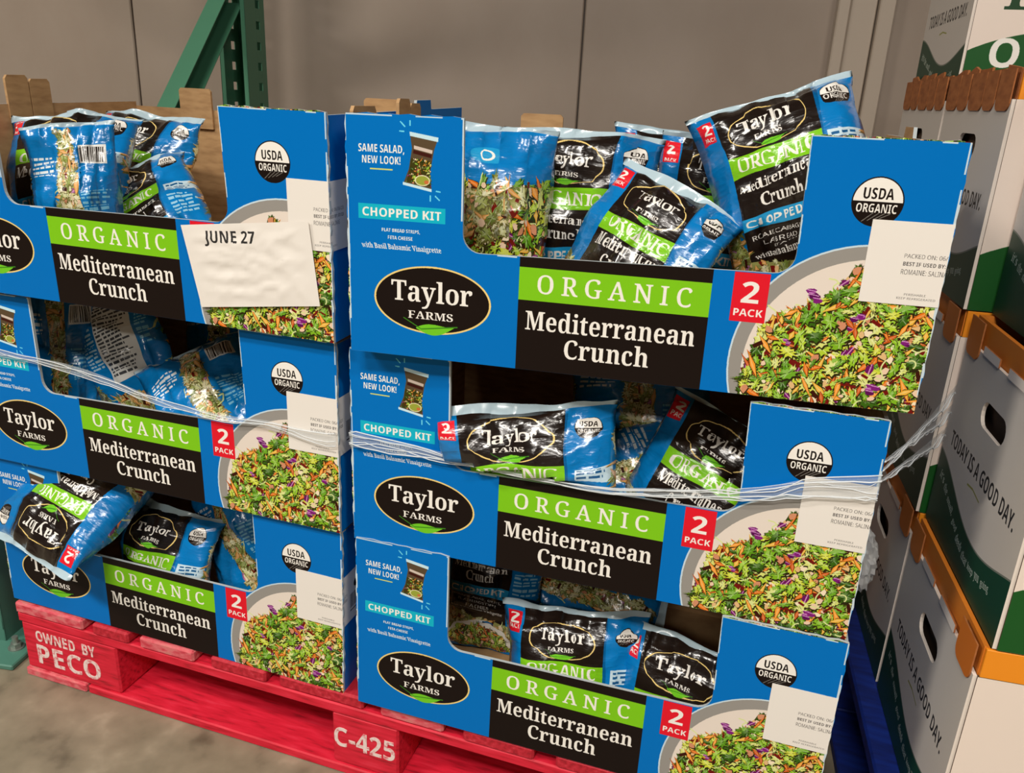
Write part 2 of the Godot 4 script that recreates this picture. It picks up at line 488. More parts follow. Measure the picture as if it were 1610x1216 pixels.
# three faces of the salad bag side by side: shelf face, facts face, bowl face
func bag_art() -> Image:
	var im := Image.create(2048, 768, false, Image.FORMAT_RGB8)
	var b := Color8(4, 118, 188)
	im.fill(b)
	var pen := Pen.new(im, 0, 0, 512, 768)
	var teal := Color8(30, 150, 205)
	# shelf face
	pen.rect(0.15, 0.0, 0.72, 0.78, INK)
	pen.rect(0.72, 0.04, 0.735, 0.72, Color8(0, 92, 150))
	pen.rect(0.03, 0.045, 0.135, 0.15, RED)
	lettering(pen, "2", "sans_bold", 0.055, 0.056, 0.11, 0.108, WHITE)
	lettering(pen, "PACK", "sans_bold", 0.045, 0.120, 0.122, 0.138, WHITE)
	brand_oval(pen, 0.43, 0.158, 0.235, 0.098)
	pen.rect(0.15, 0.272, 0.72, 0.362, GREEN)
	lettering(pen, "ORGANIC", "serif", 0.20, 0.289, 0.67, 0.344, WHITE)
	lettering(pen, "ORGANIC", "serif", 0.204, 0.289, 0.674, 0.344, WHITE)
	lettering(pen, "Mediterranean", "serif_bold", 0.185, 0.380, 0.685, 0.430, WHITE)
	lettering(pen, "Crunch", "serif_bold", 0.30, 0.446, 0.57, 0.494, WHITE)
	pen.rect(0.15, 0.528, 0.72, 0.590, teal)
	lettering(pen, "CHOPPED KIT", "sans_bold", 0.19, 0.541, 0.68, 0.577, WHITE)
	lettering(pen, "ROMAINE, CABBAGE, CARROTS,", "sans", 0.20, 0.606, 0.67, 0.622, WHITE)
	lettering(pen, "FLAT BREAD STRIPS,", "sans", 0.25, 0.629, 0.62, 0.645, WHITE)
	lettering(pen, "FETA CHEESE", "sans", 0.31, 0.652, 0.56, 0.668, WHITE)
	lettering(pen, "with Basil Balsamic Vinaigrette", "serif_bold", 0.19, 0.678, 0.68, 0.704, WHITE, 0.0, -0.25)
	salad(pen, PackedVector2Array([Vector2(0.0, 0.50), Vector2(0.10, 0.56), Vector2(0.15, 0.70), Vector2(0.4, 0.75), Vector2(0.72, 0.77), Vector2(0.9, 0.70), Vector2(1.0, 0.66), Vector2(1, 1), Vector2(0, 1)]), 900, 0.04, 21, true)
	pen.oval(0.46, 0.95, 0.32, 0.185, WHITE)
	salad(pen, PackedVector2Array([Vector2(0.2, 0.88), Vector2(0.32, 0.81), Vector2(0.46, 0.79), Vector2(0.6, 0.82), Vector2(0.71, 0.88), Vector2(0.74, 1), Vector2(0.18, 1)]), 600, 0.028, 22)
	organic_seal(pen, 0.86, 0.118, 0.075, 0.05)
	pen.rect(0.77, 0.30, 0.985, 0.37, Color8(196, 220, 232))
	text_rules(pen, 0.785, 0.31, 0.97, 0.365, 3, Color8(30, 90, 140), 4)
	text_rules(pen, 0.77, 0.42, 0.97, 0.56, 6, Color8(150, 200, 226), 6)
	# facts face
	pen = Pen.new(im, 512, 0, 512, 768)
	salad(pen, PackedVector2Array([Vector2(0.0, 0.08), Vector2(0.17, 0.08), Vector2(0.15, 0.6), Vector2(0.24, 0.78), Vector2(0.24, 1), Vector2(0, 1)]), 500, 0.04, 31, true)
	salad(pen, PackedVector2Array([Vector2(0.28, 0.72), Vector2(0.8, 0.76), Vector2(0.78, 1), Vector2(0.28, 1)]), 500, 0.04, 32, true)
	pen.poly(PackedVector2Array([Vector2(0.40, 0.13), Vector2(0.78, 0.13), Vector2(0.80, 0.64), Vector2(0.40, 0.64)]), Color8(226, 226, 222))
	pen.rect(0.42, 0.145, 0.76, 0.165, INK)
	text_rules(pen, 0.42, 0.18, 0.76, 0.62, 20, Color8(70, 72, 76), 7)
	pen.rect(0.20, 0.12, 0.37, 0.23, Color8(226, 226, 222))
	var rng := RandomNumberGenerator.new()
	rng.seed = 9
	var x := 0.215
	while x < 0.355:
		var bw := rng.randf_range(0.003, 0.008)
		pen.rect(x, 0.13, x + bw, 0.22, INK)
		x += bw + rng.randf_range(0.003, 0.008)
	text_rules(pen, 0.22, 0.30, 0.37, 0.55, 12, Color8(176, 214, 232), 8)
	text_rules(pen, 0.83, 0.2, 0.97, 0.5, 12, Color8(120, 190, 222), 12)
	# bowl face
	pen = Pen.new(im, 1024, 0, 512, 768)
	pen.oval(0.5, 0.15, 0.10, 0.045, teal)
	pen.oval(0.5, 0.15, 0.05, 0.022, WHITE)
	pen.oval(0.5, 0.15, 0.035, 0.015, teal)
	pen.rect(0.0, 0.27, 1.0, 1.0, Color8(226, 218, 206))
	salad(pen, PackedVector2Array([Vector2(0.0, 0.27), Vector2(1, 0.27), Vector2(1.0, 0.62), Vector2(0.86, 0.8), Vector2(0.6, 0.88), Vector2(0.3, 0.86), Vector2(0.0, 0.76)]), 900, 0.050, 41)
	salad(pen, PackedVector2Array([Vector2(0.05, 0.30), Vector2(0.8, 0.30), Vector2(0.7, 0.5), Vector2(0.2, 0.55)]), 260, 0.045, 42, true)
	pen.oval(0.33, 0.86, 0.07, 0.045, Color8(120, 30, 110))
	pen.rect(0.2, 0.95, 0.8, 1.0, INK)
	# plain back with a narrow clear strip
	pen = Pen.new(im, 1536, 0, 512, 768)
	salad(pen, PackedVector2Array([Vector2(0.40, 0.06), Vector2(0.56, 0.06), Vector2(0.60, 0.5), Vector2(0.56, 0.94), Vector2(0.40, 0.94)]), 500, 0.04, 51, true)
	salad(pen, PackedVector2Array([Vector2(0.0, 0.78), Vector2(0.30, 0.80), Vector2(0.30, 1), Vector2(0, 1)]), 260, 0.04, 52, true)
	pen.rect(0.66, 0.14, 0.90, 0.26, Color8(226, 226, 222))
	x = 0.675
	while x < 0.885:
		var bw := rng.randf_range(0.004, 0.011)
		pen.rect(x, 0.15, minf(x + bw, 0.89), 0.25, INK)
		x += bw + rng.randf_range(0.004, 0.011)
	text_rules(pen, 0.08, 0.2, 0.34, 0.34, 5, Color8(222, 232, 236), 53)
	text_rules(pen, 0.66, 0.42, 0.94, 0.62, 9, Color8(120, 190, 222), 54)
	return im

# ------------------------------------------------------------------ materials
func noise_tex(freq: float, ramp: Array, size := 512, seed_ := 1, ridged := false, normal := 0.0) -> NoiseTexture2D:
	var n := FastNoiseLite.new()
	n.seed = seed_
	n.noise_type = FastNoiseLite.TYPE_SIMPLEX_SMOOTH
	n.frequency = freq
	n.fractal_type = FastNoiseLite.FRACTAL_RIDGED if ridged else FastNoiseLite.FRACTAL_FBM
	n.fractal_octaves = 5
	var t := NoiseTexture2D.new()
	t.width = size
	t.height = size
	t.seamless = true
	t.noise = n
	if normal > 0.0:
		t.as_normal_map = true
		t.bump_strength = normal
	elif ramp.size() > 0:
		var g := Gradient.new()
		var offs := PackedFloat32Array()
		var cols := PackedColorArray()
		for i in ramp.size():
			offs.append(i / float(ramp.size() - 1))
			cols.append(ramp[i])
		g.offsets = offs
		g.colors = cols
		t.color_ramp = g
	return t

func mat(col: Color, rough := 0.6, metal := 0.0) -> StandardMaterial3D:
	var m := StandardMaterial3D.new()
	m.albedo_color = col
	m.roughness = rough
	m.metallic = metal
	return m

func tri_mat(tex: Texture2D, scale: Vector3, rough: float, world := true) -> StandardMaterial3D:
	var m := StandardMaterial3D.new()
	m.albedo_texture = tex
	m.roughness = rough
	m.uv1_triplanar = true
	m.uv1_world_triplanar = world
	m.uv1_scale = scale
	return m

func img_mat(im: Image, rough: float) -> StandardMaterial3D:
	var m := StandardMaterial3D.new()
	m.albedo_texture = ImageTexture.create_from_image(im)
	m.roughness = rough
	return m

func make_materials() -> void:
	for f in [["serif_bold", "Droid Serif", 700], ["serif", "Droid Serif", 400], ["sans_bold", "Droid Sans", 700], ["sans", "Droid Sans", 400]]:
		var s := SystemFont.new()
		s.font_names = PackedStringArray([f[1]])
		s.font_weight = f[2]
		fonts[f[0]] = s
	M.tray = img_mat(tray_art(), 0.38)
	M.label = img_mat(label_art(), 0.6)
	M.tray.metallic_specular = 0.22
	M.blue = mat(BLUE, 0.4)
	M.blue.metallic_specular = 0.22
	M.kraft = tri_mat(noise_tex(0.02, [Color8(160, 122, 82), Color8(180, 142, 98), Color8(194, 156, 110)], 256, 4), Vector3(4, 14, 4), 0.85)
	M.cut = mat(Color8(176, 184, 186), 0.8)
	M.bag = img_mat(bag_art(), 0.22)
	M.bag.normal_enabled = true
	M.bag.normal_texture = noise_tex(0.012, [], 512, 8, true, 5.0)
	M.bag.normal_scale = 0.55
	M.bag.clearcoat_enabled = true
	M.bag.clearcoat = 0.5
	M.bag.clearcoat_roughness = 0.12
	M.seal = mat(Color8(176, 198, 208), 0.2)
	M.seal_blue = mat(Color8(8, 112, 180), 0.25)
	M.wall = tri_mat(noise_tex(0.006, [Color8(150, 134, 120), Color8(158, 143, 129), Color8(166, 151, 138)], 512, 12), Vector3(0.7, 0.5, 0.7), 0.42)
	M.trim = mat(Color8(186, 172, 156), 0.4)
	M.seam = mat(Color8(92, 80, 70), 0.6)
	M.shell = mat(Color8(118, 110, 102), 0.7)
	M.floor = tri_mat(noise_tex(0.016, [Color8(92, 84, 68), Color8(128, 118, 98), Color8(142, 131, 110), Color8(172, 160, 138)], 1024, 15), Vector3(0.63, 0.63, 0.63), 0.62)
	M.floor.roughness_texture = noise_tex(0.02, [Color(0.6, 0.6, 0.6), Color(1, 1, 1)], 512, 16)
	M.red = tri_mat(noise_tex(0.02, [Color8(142, 8, 28), Color8(202, 16, 44), Color8(216, 26, 54), Color8(222, 50, 72)], 512, 21), Vector3(1.2, 9, 9), 0.62)
	M.red_z = tri_mat(noise_tex(0.02, [Color8(140, 10, 28), Color8(178, 18, 38), Color8(194, 34, 52), Color8(214, 96, 104)], 512, 22), Vector3(9, 9, 1.6), 0.7)
	M.red_worn = tri_mat(noise_tex(0.03, [Color8(186, 30, 50), Color8(204, 70, 82), Color8(216, 112, 116), Color8(190, 120, 106)], 512, 23), Vector3(2.5, 6, 6), 0.75)
	M.paint = tri_mat(noise_tex(0.05, [Color8(196, 30, 50), Color8(214, 120, 124), Color8(228, 206, 200), Color8(232, 214, 208), Color8(232, 214, 208)], 256, 27), Vector3(7, 7, 7), 0.8)
	M.chep = tri_mat(noise_tex(0.02, [Color8(2, 22, 84), Color8(6, 36, 120), Color8(10, 48, 140)], 256, 24), Vector3(2, 9, 9), 0.65)
	M.rack = mat(Color8(74, 130, 102), 0.42)
	M.rack_teal = mat(Color8(72, 122, 106), 0.45)
	M.zinc = mat(Color8(150, 160, 152), 0.35, 0.7)
	M.orange = mat(Color8(236, 142, 22), 0.55)
	M.brown = tri_mat(noise_tex(0.02, [Color8(132, 74, 34), Color8(156, 92, 44), Color8(172, 106, 56)], 256, 25), Vector3(6, 14, 6), 0.8)
	M.collar = mat(Color8(214, 122, 30), 0.65)
	M.flap = mat(Color8(206, 112, 24), 0.6)
	M.carton = mat(Color8(226, 214, 202), 0.6)
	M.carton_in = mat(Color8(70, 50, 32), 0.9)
	M.film = mat(Color(0.92, 0.95, 0.97, 0.26), 0.1)
	M.film.transparency = BaseMaterial3D.TRANSPARENCY_ALPHA
	M.fibre = mat(Color(0.93, 0.95, 0.96, 0.62), 0.25)
	M.fibre.transparency = BaseMaterial3D.TRANSPARENCY_ALPHA
	M.crumple = mat(Color8(214, 214, 212), 0.3)
	M.lamp = mat(Color8(255, 250, 240), 0.5)
	M.lamp.emission_enabled = true
	M.lamp.emission = Color(1.0, 0.96, 0.9)
	M.lamp.emission_energy_multiplier = 2.0
	M.steel = mat(Color8(190, 190, 188), 0.4, 0.3)

# ------------------------------------------------------------------ trays
func wavy(a: Vector2, b: Vector2, seed_: int) -> PackedVector2Array:
	# perforated top edge, torn slightly unevenly
	var rng := RandomNumberGenerator.new()
	rng.seed = seed_
	var out := PackedVector2Array()
	var n := maxi(4, int(a.distance_to(b) / 0.011))
	var side := (b - a).orthogonal().normalized()
	for i in n:
		out.append(a.lerp(b, i / float(n)) + side * (0.0011 * (i % 2) + rng.randf() * 0.0008) * (0.0 if i == 0 else 1.0))
	return out

func arc(c: Vector2, r: float, a0: float, a1: float, n := 6) -> PackedVector2Array:
	var out := PackedVector2Array()
	for i in n + 1:
		var a := deg_to_rad(lerpf(a0, a1, i / float(n)))
		out.append(c + Vector2(cos(a), sin(a)) * r)
	return out

var tray_frames := []
func tray_xf(i: int) -> Transform3D:
	var tp = [[0.9433, 0.9263, 0.0128, 0.0804, -0.0038, 0.0057], [0.9244, 0.6589, -0.0014, 0.0163, -0.0012, 0.0045], [0.9278, 0.4020, 0.006, 0.0079, -0.0120, -0.0007],
		[0.3128, 0.9246, 0.0208, -0.0008, 0.0244, -0.0038], [0.3055, 0.6605, 0.0061, -0.0002, -0.0015, 0.0012], [0.3, 0.4022, 0.0, 0.0, -0.0061, -0.0082]][i]
	var b := Basis(Vector3.UP, tp[3]) * Basis(Vector3.RIGHT, tp[4]) * Basis(Vector3.BACK, tp[5])
	return Transform3D(b, Vector3(tp[0], tp[1] - TH, tp[2]))

func make_tray(i: int, label: String, top: bool) -> void:
	var t := thing("salad_tray", label, "tray", tray_xf(i), "salad trays on the red pallet")
	var o := PackedVector2Array()
	var s := 100 + i * 7
	o.append(Vector2(0, 0))
	o.append(Vector2(TW, 0))
	o.append_array(wavy(Vector2(TW, 0.03), Vector2(TW, TH), s))
	o.append_array(wavy(Vector2(TW, TH), Vector2(0.464, TH), s + 1))
	o.append(Vector2(0.464, TH))
	o.append_array(PackedVector2Array([Vector2(0.4668, TH - 0.100)]))
	o.append_array(arc(Vector2(0.4475, TH - 0.1110), 0.0193, 0, -90))
	o.append_array(arc(Vector2(0.1498, TH - 0.1162), 0.0195, -90, -180))
	o.append(Vector2(0.1292, TH))
	o.append_array(wavy(Vector2(0.1292, TH), Vector2(0, TH), s + 2))
	o.append_array(wavy(Vector2(0, TH), Vector2(0, 0.02), s + 3))
	put("front_panel", board(o, 0.004, M.tray, M.kraft, Vector2(TW, TH), M.cut), t, Transform3D(Basis(), Vector3(-TW / 2, 0, 0)))
	# sides: outline x runs from the back (0) to the front (TD)
	var hs := TH - 0.003
	var d := TD - 0.004
	var lip := 0.012 if top else 0.0
	var side_r := PackedVector2Array([Vector2(0, 0), Vector2(d, 0), Vector2(d, hs), Vector2(d - 0.112, hs), Vector2(d - 0.114, hs + lip), Vector2(d - 0.158, hs + lip), Vector2(d - 0.162, hs), Vector2(0, hs)])
	put("side_panel", board(side_r, 0.004, M.blue, M.kraft, Vector2.ONE, M.cut), t, Transform3D(Basis(Vector3(0, 0, -1), Vector3.UP, Vector3(1, 0, 0)), Vector3(TW / 2, 0, -0.004)))
	var side_l := PackedVector2Array([Vector2(0, 0), Vector2(d, 0), Vector2(d, hs - 0.02), Vector2(0, hs - 0.02)])
	put("side_panel", board(side_l, 0.004, M.blue, M.kraft, Vector2.ONE, M.cut), t, Transform3D(Basis(Vector3(0, 0, 1), Vector3.UP, Vector3(-1, 0, 0)), Vector3(-TW / 2, 0, -0.004 - d)))
	for q in [[0.006, 0.068, 0.010], [0.138, 0.176, 0.019], [0.178, 0.214, 0.014]]:
		var tab := PackedVector2Array([Vector2(q[0], hs - 0.04), Vector2(q[1], hs - 0.04), Vector2(q[1], hs + q[2] * float(top) - 0.005), Vector2(q[1] - 0.004, hs + q[2] * float(top)), Vector2(q[0] + 0.004, hs + q[2] * float(top)), Vector2(q[0], hs + q[2] * float(top) - 0.005)])
		put("stacking_tab", board(tab, 0.004, M.kraft, M.blue, Vector2.ONE, M.kraft), t, Transform3D(Basis(Vector3(0, 0, -1), Vector3.UP, Vector3(1, 0, 0)), Vector3(-TW / 2 + 0.006, 0, 0)))
	var hb := TH - 0.030
	var back := PackedVector2Array([Vector2(0, 0), Vector2(TW - 0.008, 0), Vector2(TW - 0.008, hb), Vector2(0, hb)])
	put("back_panel", board(back, 0.004, M.kraft, M.blue, Vector2.ONE, M.kraft), t, Transform3D(Basis(), Vector3(-TW / 2 + 0.004, 0, -TD)))
	for q in [[0.098, 0.160], [0.44, 0.50]]:
		var up := 0.003 if top else -0.004
		var tab := PackedVector2Array([Vector2(q[0], hb - 0.03), Vector2(q[1], hb - 0.03), Vector2(q[1], TH + up - 0.004), Vector2(q[1] - 0.004, TH + up), Vector2(q[0] + 0.004, TH + up), Vector2(q[0], TH + up - 0.004)])
		put("stacking_tab", board(tab, 0.004, M.kraft, M.blue, Vector2.ONE, M.kraft), t, Transform3D(Basis(), Vector3(-TW / 2, 0, -TD + 0.005)))
	var f := MB.new()
	f.box(Vector3(-TW / 2 + 0.0045, 0.0005, -TD + 0.0005), Vector3(TW / 2 - 0.0045, 0.005, -0.0045))
	put("base_panel", f.done(M.kraft), t)
	# date label, folded round the right edge
	var u0 := 0.5295
	var u1 := TW
	if i == 3: u0 = 0.5475
	var y1 := TH - 0.072
	var y0 := y1 - 0.078
	var k := (u1 - u0) / 0.1315
	var lb := MB.new()
	var e := 0.0006
	var x0 := u0 - TW / 2
	var x1 := TW / 2 + e
	var zb := -0.1315 + (u1 - u0)
	lb.quad(Vector3(x0, y0, e), Vector3(x1, y0, e), Vector3(x1, y1, e), Vector3(x0, y1, e), Vector2(0, 1), Vector2(k, 1), Vector2(k, 0), Vector2(0, 0))
	lb.quad(Vector3(x1, y0, e), Vector3(x1, y0, zb), Vector3(x1, y1, zb), Vector3(x1, y1, e), Vector2(k, 1), Vector2(1, 1), Vector2(1, 0), Vector2(k, 0))
	for y in [y0, y1]:
		lb.quad(Vector3(x0, y, e), Vector3(x1, y, e), Vector3(x1, y, 0.0001), Vector3(x0, y, 0.0001))
	lb.quad(Vector3(x0, y0, e), Vector3(x0, y1, e), Vector3(x0, y1, 0.0001), Vector3(x0, y0, 0.0001))
	var lab := put("date_label", lb.done(M.label), t)
	lab.set_meta("label", "white date label folded round the corner")

# ------------------------------------------------------------------ salad bags
# where the tray's walls press on a bag (tray coordinates)
func pressed(p: Vector3, spill: bool) -> Vector3:
	if spill:
		return p
	p.y = maxf(p.y, 0.0065)
	if p.y < 0.134: p.z = minf(p.z, -0.0065)
	if p.y < 0.262:
		p.x = clampf(p.x, -0.2935, 0.2945)
		p.z = maxf(p.z, -0.380)
	return p

func bag_mesh(W: float, H: float, T: float, face: int, seed_: int, curl: float, twist: float, local: Transform3D, spill: bool) -> Array:
	var low := FastNoiseLite.new()
	low.seed = seed_
	low.frequency = 9.0
	low.fractal_octaves = 2
	var crk := FastNoiseLite.new()
	crk.seed = seed_ + 50
	crk.frequency = 16.0
	crk.fractal_type = FastNoiseLite.FRACTAL_RIDGED
	crk.fractal_octaves = 3
	var nx := 30
	var ny := 42
	var rear := 1 if face != 1 else 3
	var film := MB.new(true)
	var seal_t := MB.new(true)
	var seal_b := MB.new(true)
	var edge := 0.955
	var grid := {}
	for side in [1, -1]:
		for j in ny + 1:
			for i in nx + 1:
				var s := -1.0 + 2.0 * i / nx
				var t := -1.0 + 2.0 * j / ny
				# rows gather near the two seals
				t = signf(t) * (1.0 - pow(1.0 - absf(t), 1.25))
				var belly := pow(maxf(0.0, 1.0 - pow(absf(s), 3.2)), 0.62)
				var ends := pow(maxf(0.0, 1.0 - pow(minf(1.0, absf(t) / edge), 3.0)), 0.6)
				var h := T / 2 * belly * ends
				var p := Vector3(s * W / 2 * (1.0 - 0.09 * ends), t * H / 2, 0)
				var q := Vector3(p.x, p.y, side * 0.13)
				var wr := crk.get_noise_3dv(q) * 0.0040 + low.get_noise_3dv(q) * 0.009
				var gather := sin(s * 19.0 + seed_ + side) * 0.0030 * smoothstep(0.62, 0.95, absf(t)) * belly * (1.0 if absf(t) < edge else 0.25)
				h += (wr * (0.25 + 0.75 * ends) + gather) * minf(1.0, belly * 1.5) * (1.0 if absf(t) < edge else 0.2)
				if absf(t) >= edge: h = maxf(h, 0.0) * 0.3 + 0.0006
				h = maxf(h, 0.0005) if absf(s) < 0.999 else 0.0
				p.z = side * h
				# seal flutter and outline wobble, common to both faces
				var fl := low.get_noise_3d(p.x, p.y, 7.7)
				p.z += fl * 0.022 * (1.0 - 0.7 * ends * belly)
				p.x += low.get_noise_3d(p.y, 3.3, s) * 0.006
				p.y += low.get_noise_3d(p.x, 9.1, t) * 0.006
				# twist about the long axis
				var a := twist * t
				p = Vector3(p.x * cos(a) + p.z * sin(a), p.y, p.z * cos(a) - p.x * sin(a))
				# slump: the foot of the bag folds backwards
				var y0 := H * 0.10
				if curl > 0.0 and p.y < y0:
					var span := y0 + H / 2
					var k := (y0 - p.y) / span
					p.z *= lerpf(1.0, 0.5, minf(1.0, k * 1.6))
					var r := span / curl
					var ang := curl * k
					p = Vector3(p.x, y0 - (r + p.z) * sin(ang), p.z * cos(ang) - r * (1.0 - cos(ang)))
				p = local.affine_inverse() * pressed(local * p, spill)
				var col := face if side > 0 else rear
				var u := (s * 0.5 + 0.5) if side > 0 else (0.5 - s * 0.5)
				grid[[side, j, i]] = [p, Vector2((col + 0.004 + u * 0.992) / 4.0, 0.5 - t * 0.5)]
	for side in [1, -1]:
		for j in ny:
			var tm := -1.0 + 2.0 * (j + 0.5) / ny
			tm = signf(tm) * (1.0 - pow(1.0 - absf(tm), 1.25))
			var m := film
			if tm > edge: m = seal_t
			elif tm < -edge: m = seal_b
			for i in nx:
				var a = grid[[side, j, i]]; var b = grid[[side, j, i + 1]]
				var c = grid[[side, j + 1, i + 1]]; var d = grid[[side, j + 1, i]]
				if side > 0: m.quad(a[0], b[0], c[0], d[0], a[1], b[1], c[1], d[1])
				else: m.quad(b[0], a[0], d[0], c[0], b[1], a[1], d[1], c[1])
	return [film.done(M.bag), seal_t.done(M.seal), seal_b.done(M.seal if face != 0 else M.seal_blue)]

func make_bag(row: Array, n: int, label: String) -> void:
	var k: int = row[0]
	var b := Basis(Vector3.UP, deg_to_rad(row[4])) * Basis(Vector3.RIGHT, deg_to_rad(row[5])) * Basis(Vector3.BACK, deg_to_rad(row[6]))
	var at := tray_xf(k) * Transform3D(b, Vector3(row[1], row[2], row[3]))
	var t := thing("salad_bag", label, "bag", at, ["bags in the upper right tray", "bags in the middle right tray", "bags in the lower right tray", "bags in the upper left tray", "bags in the middle left tray", "bags in the lower left tray"][k])
	var ms := bag_mesh(row[7], row[8], row[9], row[10], 300 + n * 13, row[11], row[12], Transform3D(b, Vector3(row[1], row[2], row[3])), n == 8)
	put("film", ms[0], t)
	put("top_seal", ms[1], t)
	put("bottom_seal", ms[2], t)

# ------------------------------------------------------------------ pallets
func make_pallet(called: String, label: String, at: Transform3D, long_m: Material, cross_m: Material, worn: Material, block_art: Array) -> Node3D:
	var t := thing(called, label, "pallet", at)
	var w := 1.219
	var dp := 1.016
	var rng := RandomNumberGenerator.new()
	rng.seed = 5
	# bottom boards
	for z in [[-0.14, 0.0], [-0.58, -0.44], [-1.016, -0.876]]:
		var m := MB.new(); m.box(Vector3(0.128, 0, z[0]), Vector3(w - 0.128, 0.015, z[1]), 0.002)
		put("bottom_board", m.done(long_m), t)
	for x in [[0.0, 0.124], [0.548, 0.688], [w - 0.124, w]]:
		for z in [[-0.436, -0.144], [-0.872, -0.584]]:
			var m := MB.new(); m.box(Vector3(x[0], 0, z[0]), Vector3(x[1], 0.015, z[1]), 0.002)
			put("bottom_board", m.done(cross_m), t)
	for x in [0.0, w - 0.124]:
		for z in [[-0.14, 0.001], [-0.58, -0.44], [-1.016, -0.876]]:
			var m := MB.new(); m.box(Vector3(x, 0, z[0]), Vector3(x + 0.124, 0.015, z[1]), 0.002)
			put("bottom_board", m.done(worn), t)
	# wide infill boards of the lower deck
	for z in [[-0.30, -0.146], [-0.434, -0.306]]:
		for x in [[0.128, 0.544], [0.692, w - 0.128]]:
			var m := MB.new(); m.box(Vector3(x[0], 0, z[0]), Vector3(x[1], 0.013, z[1]), 0.002)
			put("bottom_board", m.done(long_m), t)
	# blocks
	var bi := 0
	for z in [[-0.14, -0.003], [-0.58, -0.44], [-1.013, -0.876]]:
		for x in [[0.0, 0.193], [0.575, 0.682], [w - 0.193, w]]:
			var m := MB.new(); m.box(Vector3(x[0] + 0.002, 0.0152, z[0]), Vector3(x[1], 0.1045, z[1]), 0.003)
			var o := put("block", m.done(long_m), t)
			if bi < block_art.size() and block_art[bi] != null:
				var art: Array = block_art[bi]
				for l in art:
					var tm := TextMesh.new()
					tm.font = fonts[l[1]]
					tm.text = l[0]
					tm.font_size = 48
					tm.pixel_size = 0.01
					tm.depth = 0.05
					tm.curve_step = 2.0
					var ab := tm.get_aabb()
					tm.material = M.paint
					var sx: float = (l[4] - l[2]) / ab.size.x
					var sy: float = (l[5] - l[3]) / ab.size.y
					var xf := Transform3D(Basis().scaled(Vector3(sx, sy, 0.012)), Vector3.ZERO)
					var c := ab.get_center()
					xf.origin = Vector3((l[2] + l[4]) / 2 - c.x * sx, (l[3] + l[5]) / 2 - c.y * sy, -0.0028 - c.z * 0.012)
					put("stencil_lettering", tm, o, xf)
			bi += 1
	# stringer boards and deck boards
	for z in [[-0.14, -0.001], [-0.58, -0.44], [-1.014, -0.876]]:
		var m := MB.new(); m.box(Vector3(0.0, 0.105, z[0]), Vector3(w, 0.122, z[1]), 0.002)
		put("stringer_board", m.done(long_m), t)
	var xs := [[0.0, 0.136], [0.156, 0.225], [0.246, 0.345], [0.375, 0.470], [0.492, 0.628], [0.655, 0.75], [0.78, 0.88], [0.91, 1.01], [1.03, 1.08], [1.10, w]]
	for x in xs:
		var m := MB.new(); m.box(Vector3(x[0], 0.1225, -1.016), Vector3(x[1], 0.143 - rng.randf() * 0.0012, -0.002 + rng.randf() * 0.004), 0.003)
		put("deck_board", m.done(worn if x[0] < 0.1 or rng.randf() < 0.35 else cross_m), t)
	return t

# ------------------------------------------------------------------ greens cartons (neighbouring stack)
const CW := 0.50     # carton width across the front
const CD := 0.295    # carton depth, front to back
const CH := 0.245    # printed panel height
const CP := 0.28     # stacking pitch

func side_art() -> Image:
	var im := Image.create(1024, 800, false, Image.FORMAT_RGB8)
	im.fill(Color8(206, 198, 188))
	var pen := Pen.new(im, 0, 0, 1024, 800)
	lettering(pen, "TODAY IS A GOOD DAY.", "sans_bold", 0.10, 0.445, 0.90, 0.525, Color8(40, 38, 36))
	pen.line(Vector2(0.40, 0.585), Vector2(0.47, 0.575), 0.010, Color8(150, 150, 70))
	pen.line(Vector2(0.47, 0.575), Vector2(0.56, 0.59), 0.008, Color8(150, 150, 70))
	var wave := PackedVector2Array()
	for i in 41:
		var u := i / 40.0
		wave.append(Vector2(u, 0.70 + 0.085 * sin((u - 0.28) * TAU * 0.8) - 0.03 * (1 - u) + 0.02 * u))
	var fill := wave.duplicate()
	fill.append(Vector2(1, 1)); fill.append(Vector2(0, 1))
	pen.poly(fill, Color8(10, 62, 38))
	for i in 40:
		pen.line(wave[i], wave[i + 1], 0.008, Color8(120, 124, 112))
	# small lettering that follows the wave
	var words := "it's the small, good deeds that keep you going".split(" ")
	var u := 0.07
	for wd in words:
		var l := 0.016 * wd.length() + 0.004
		var y := 0.80 + 0.085 * sin((u + l / 2 - 0.28) * TAU * 0.8) - 0.03 * (1 - u) + 0.02 * u
		var slope := 0.085 * TAU * 0.8 * cos((u + l / 2 - 0.28) * TAU * 0.8) * 0.8
		lettering(pen, wd, "serif", u, y - 0.022, u + l, y + 0.022, Color8(206, 214, 200), atan(slope))
		u += l + 0.016
	return im

func front_art(named: bool) -> Image:
	var im := Image.create(1024, 468, false, Image.FORMAT_RGB8)
	im.fill(Color8(232, 216, 203))
	var pen := Pen.new(im, 0, 0, 1024 / CW, 468 / CH)
	var g := Color8(6, 80, 22)
	var p := PackedVector2Array()
	for i in 41:
		var u := CW * i / 40.0
		p.append(Vector2(u, CH - 0.066 - 0.036 * (1.0 - exp(-u * 14.0)) - 0.004 * sin(u * 9)))
	p.append(Vector2(CW, CH)); p.append(Vector2(0, CH))
	pen.poly(p, g)
	if not named:
		lettering(pen, "P", "sans_bold", 0.052, 0.112, 0.057, 0.120, INK)
		lettering(pen, "F", "sans_bold", 0.052, 0.126, 0.0575, 0.134, INK)
		return im
	lettering(pen, "Farm", "serif_bold", 0.040, CH - 0.180, 0.24, CH - 0.122, Color8(14, 60, 26))
	lettering(pen, "O R G A N I C", "sans_bold", 0.034, CH - 0.086, 0.40, CH - 0.046, WHITE)
	return im

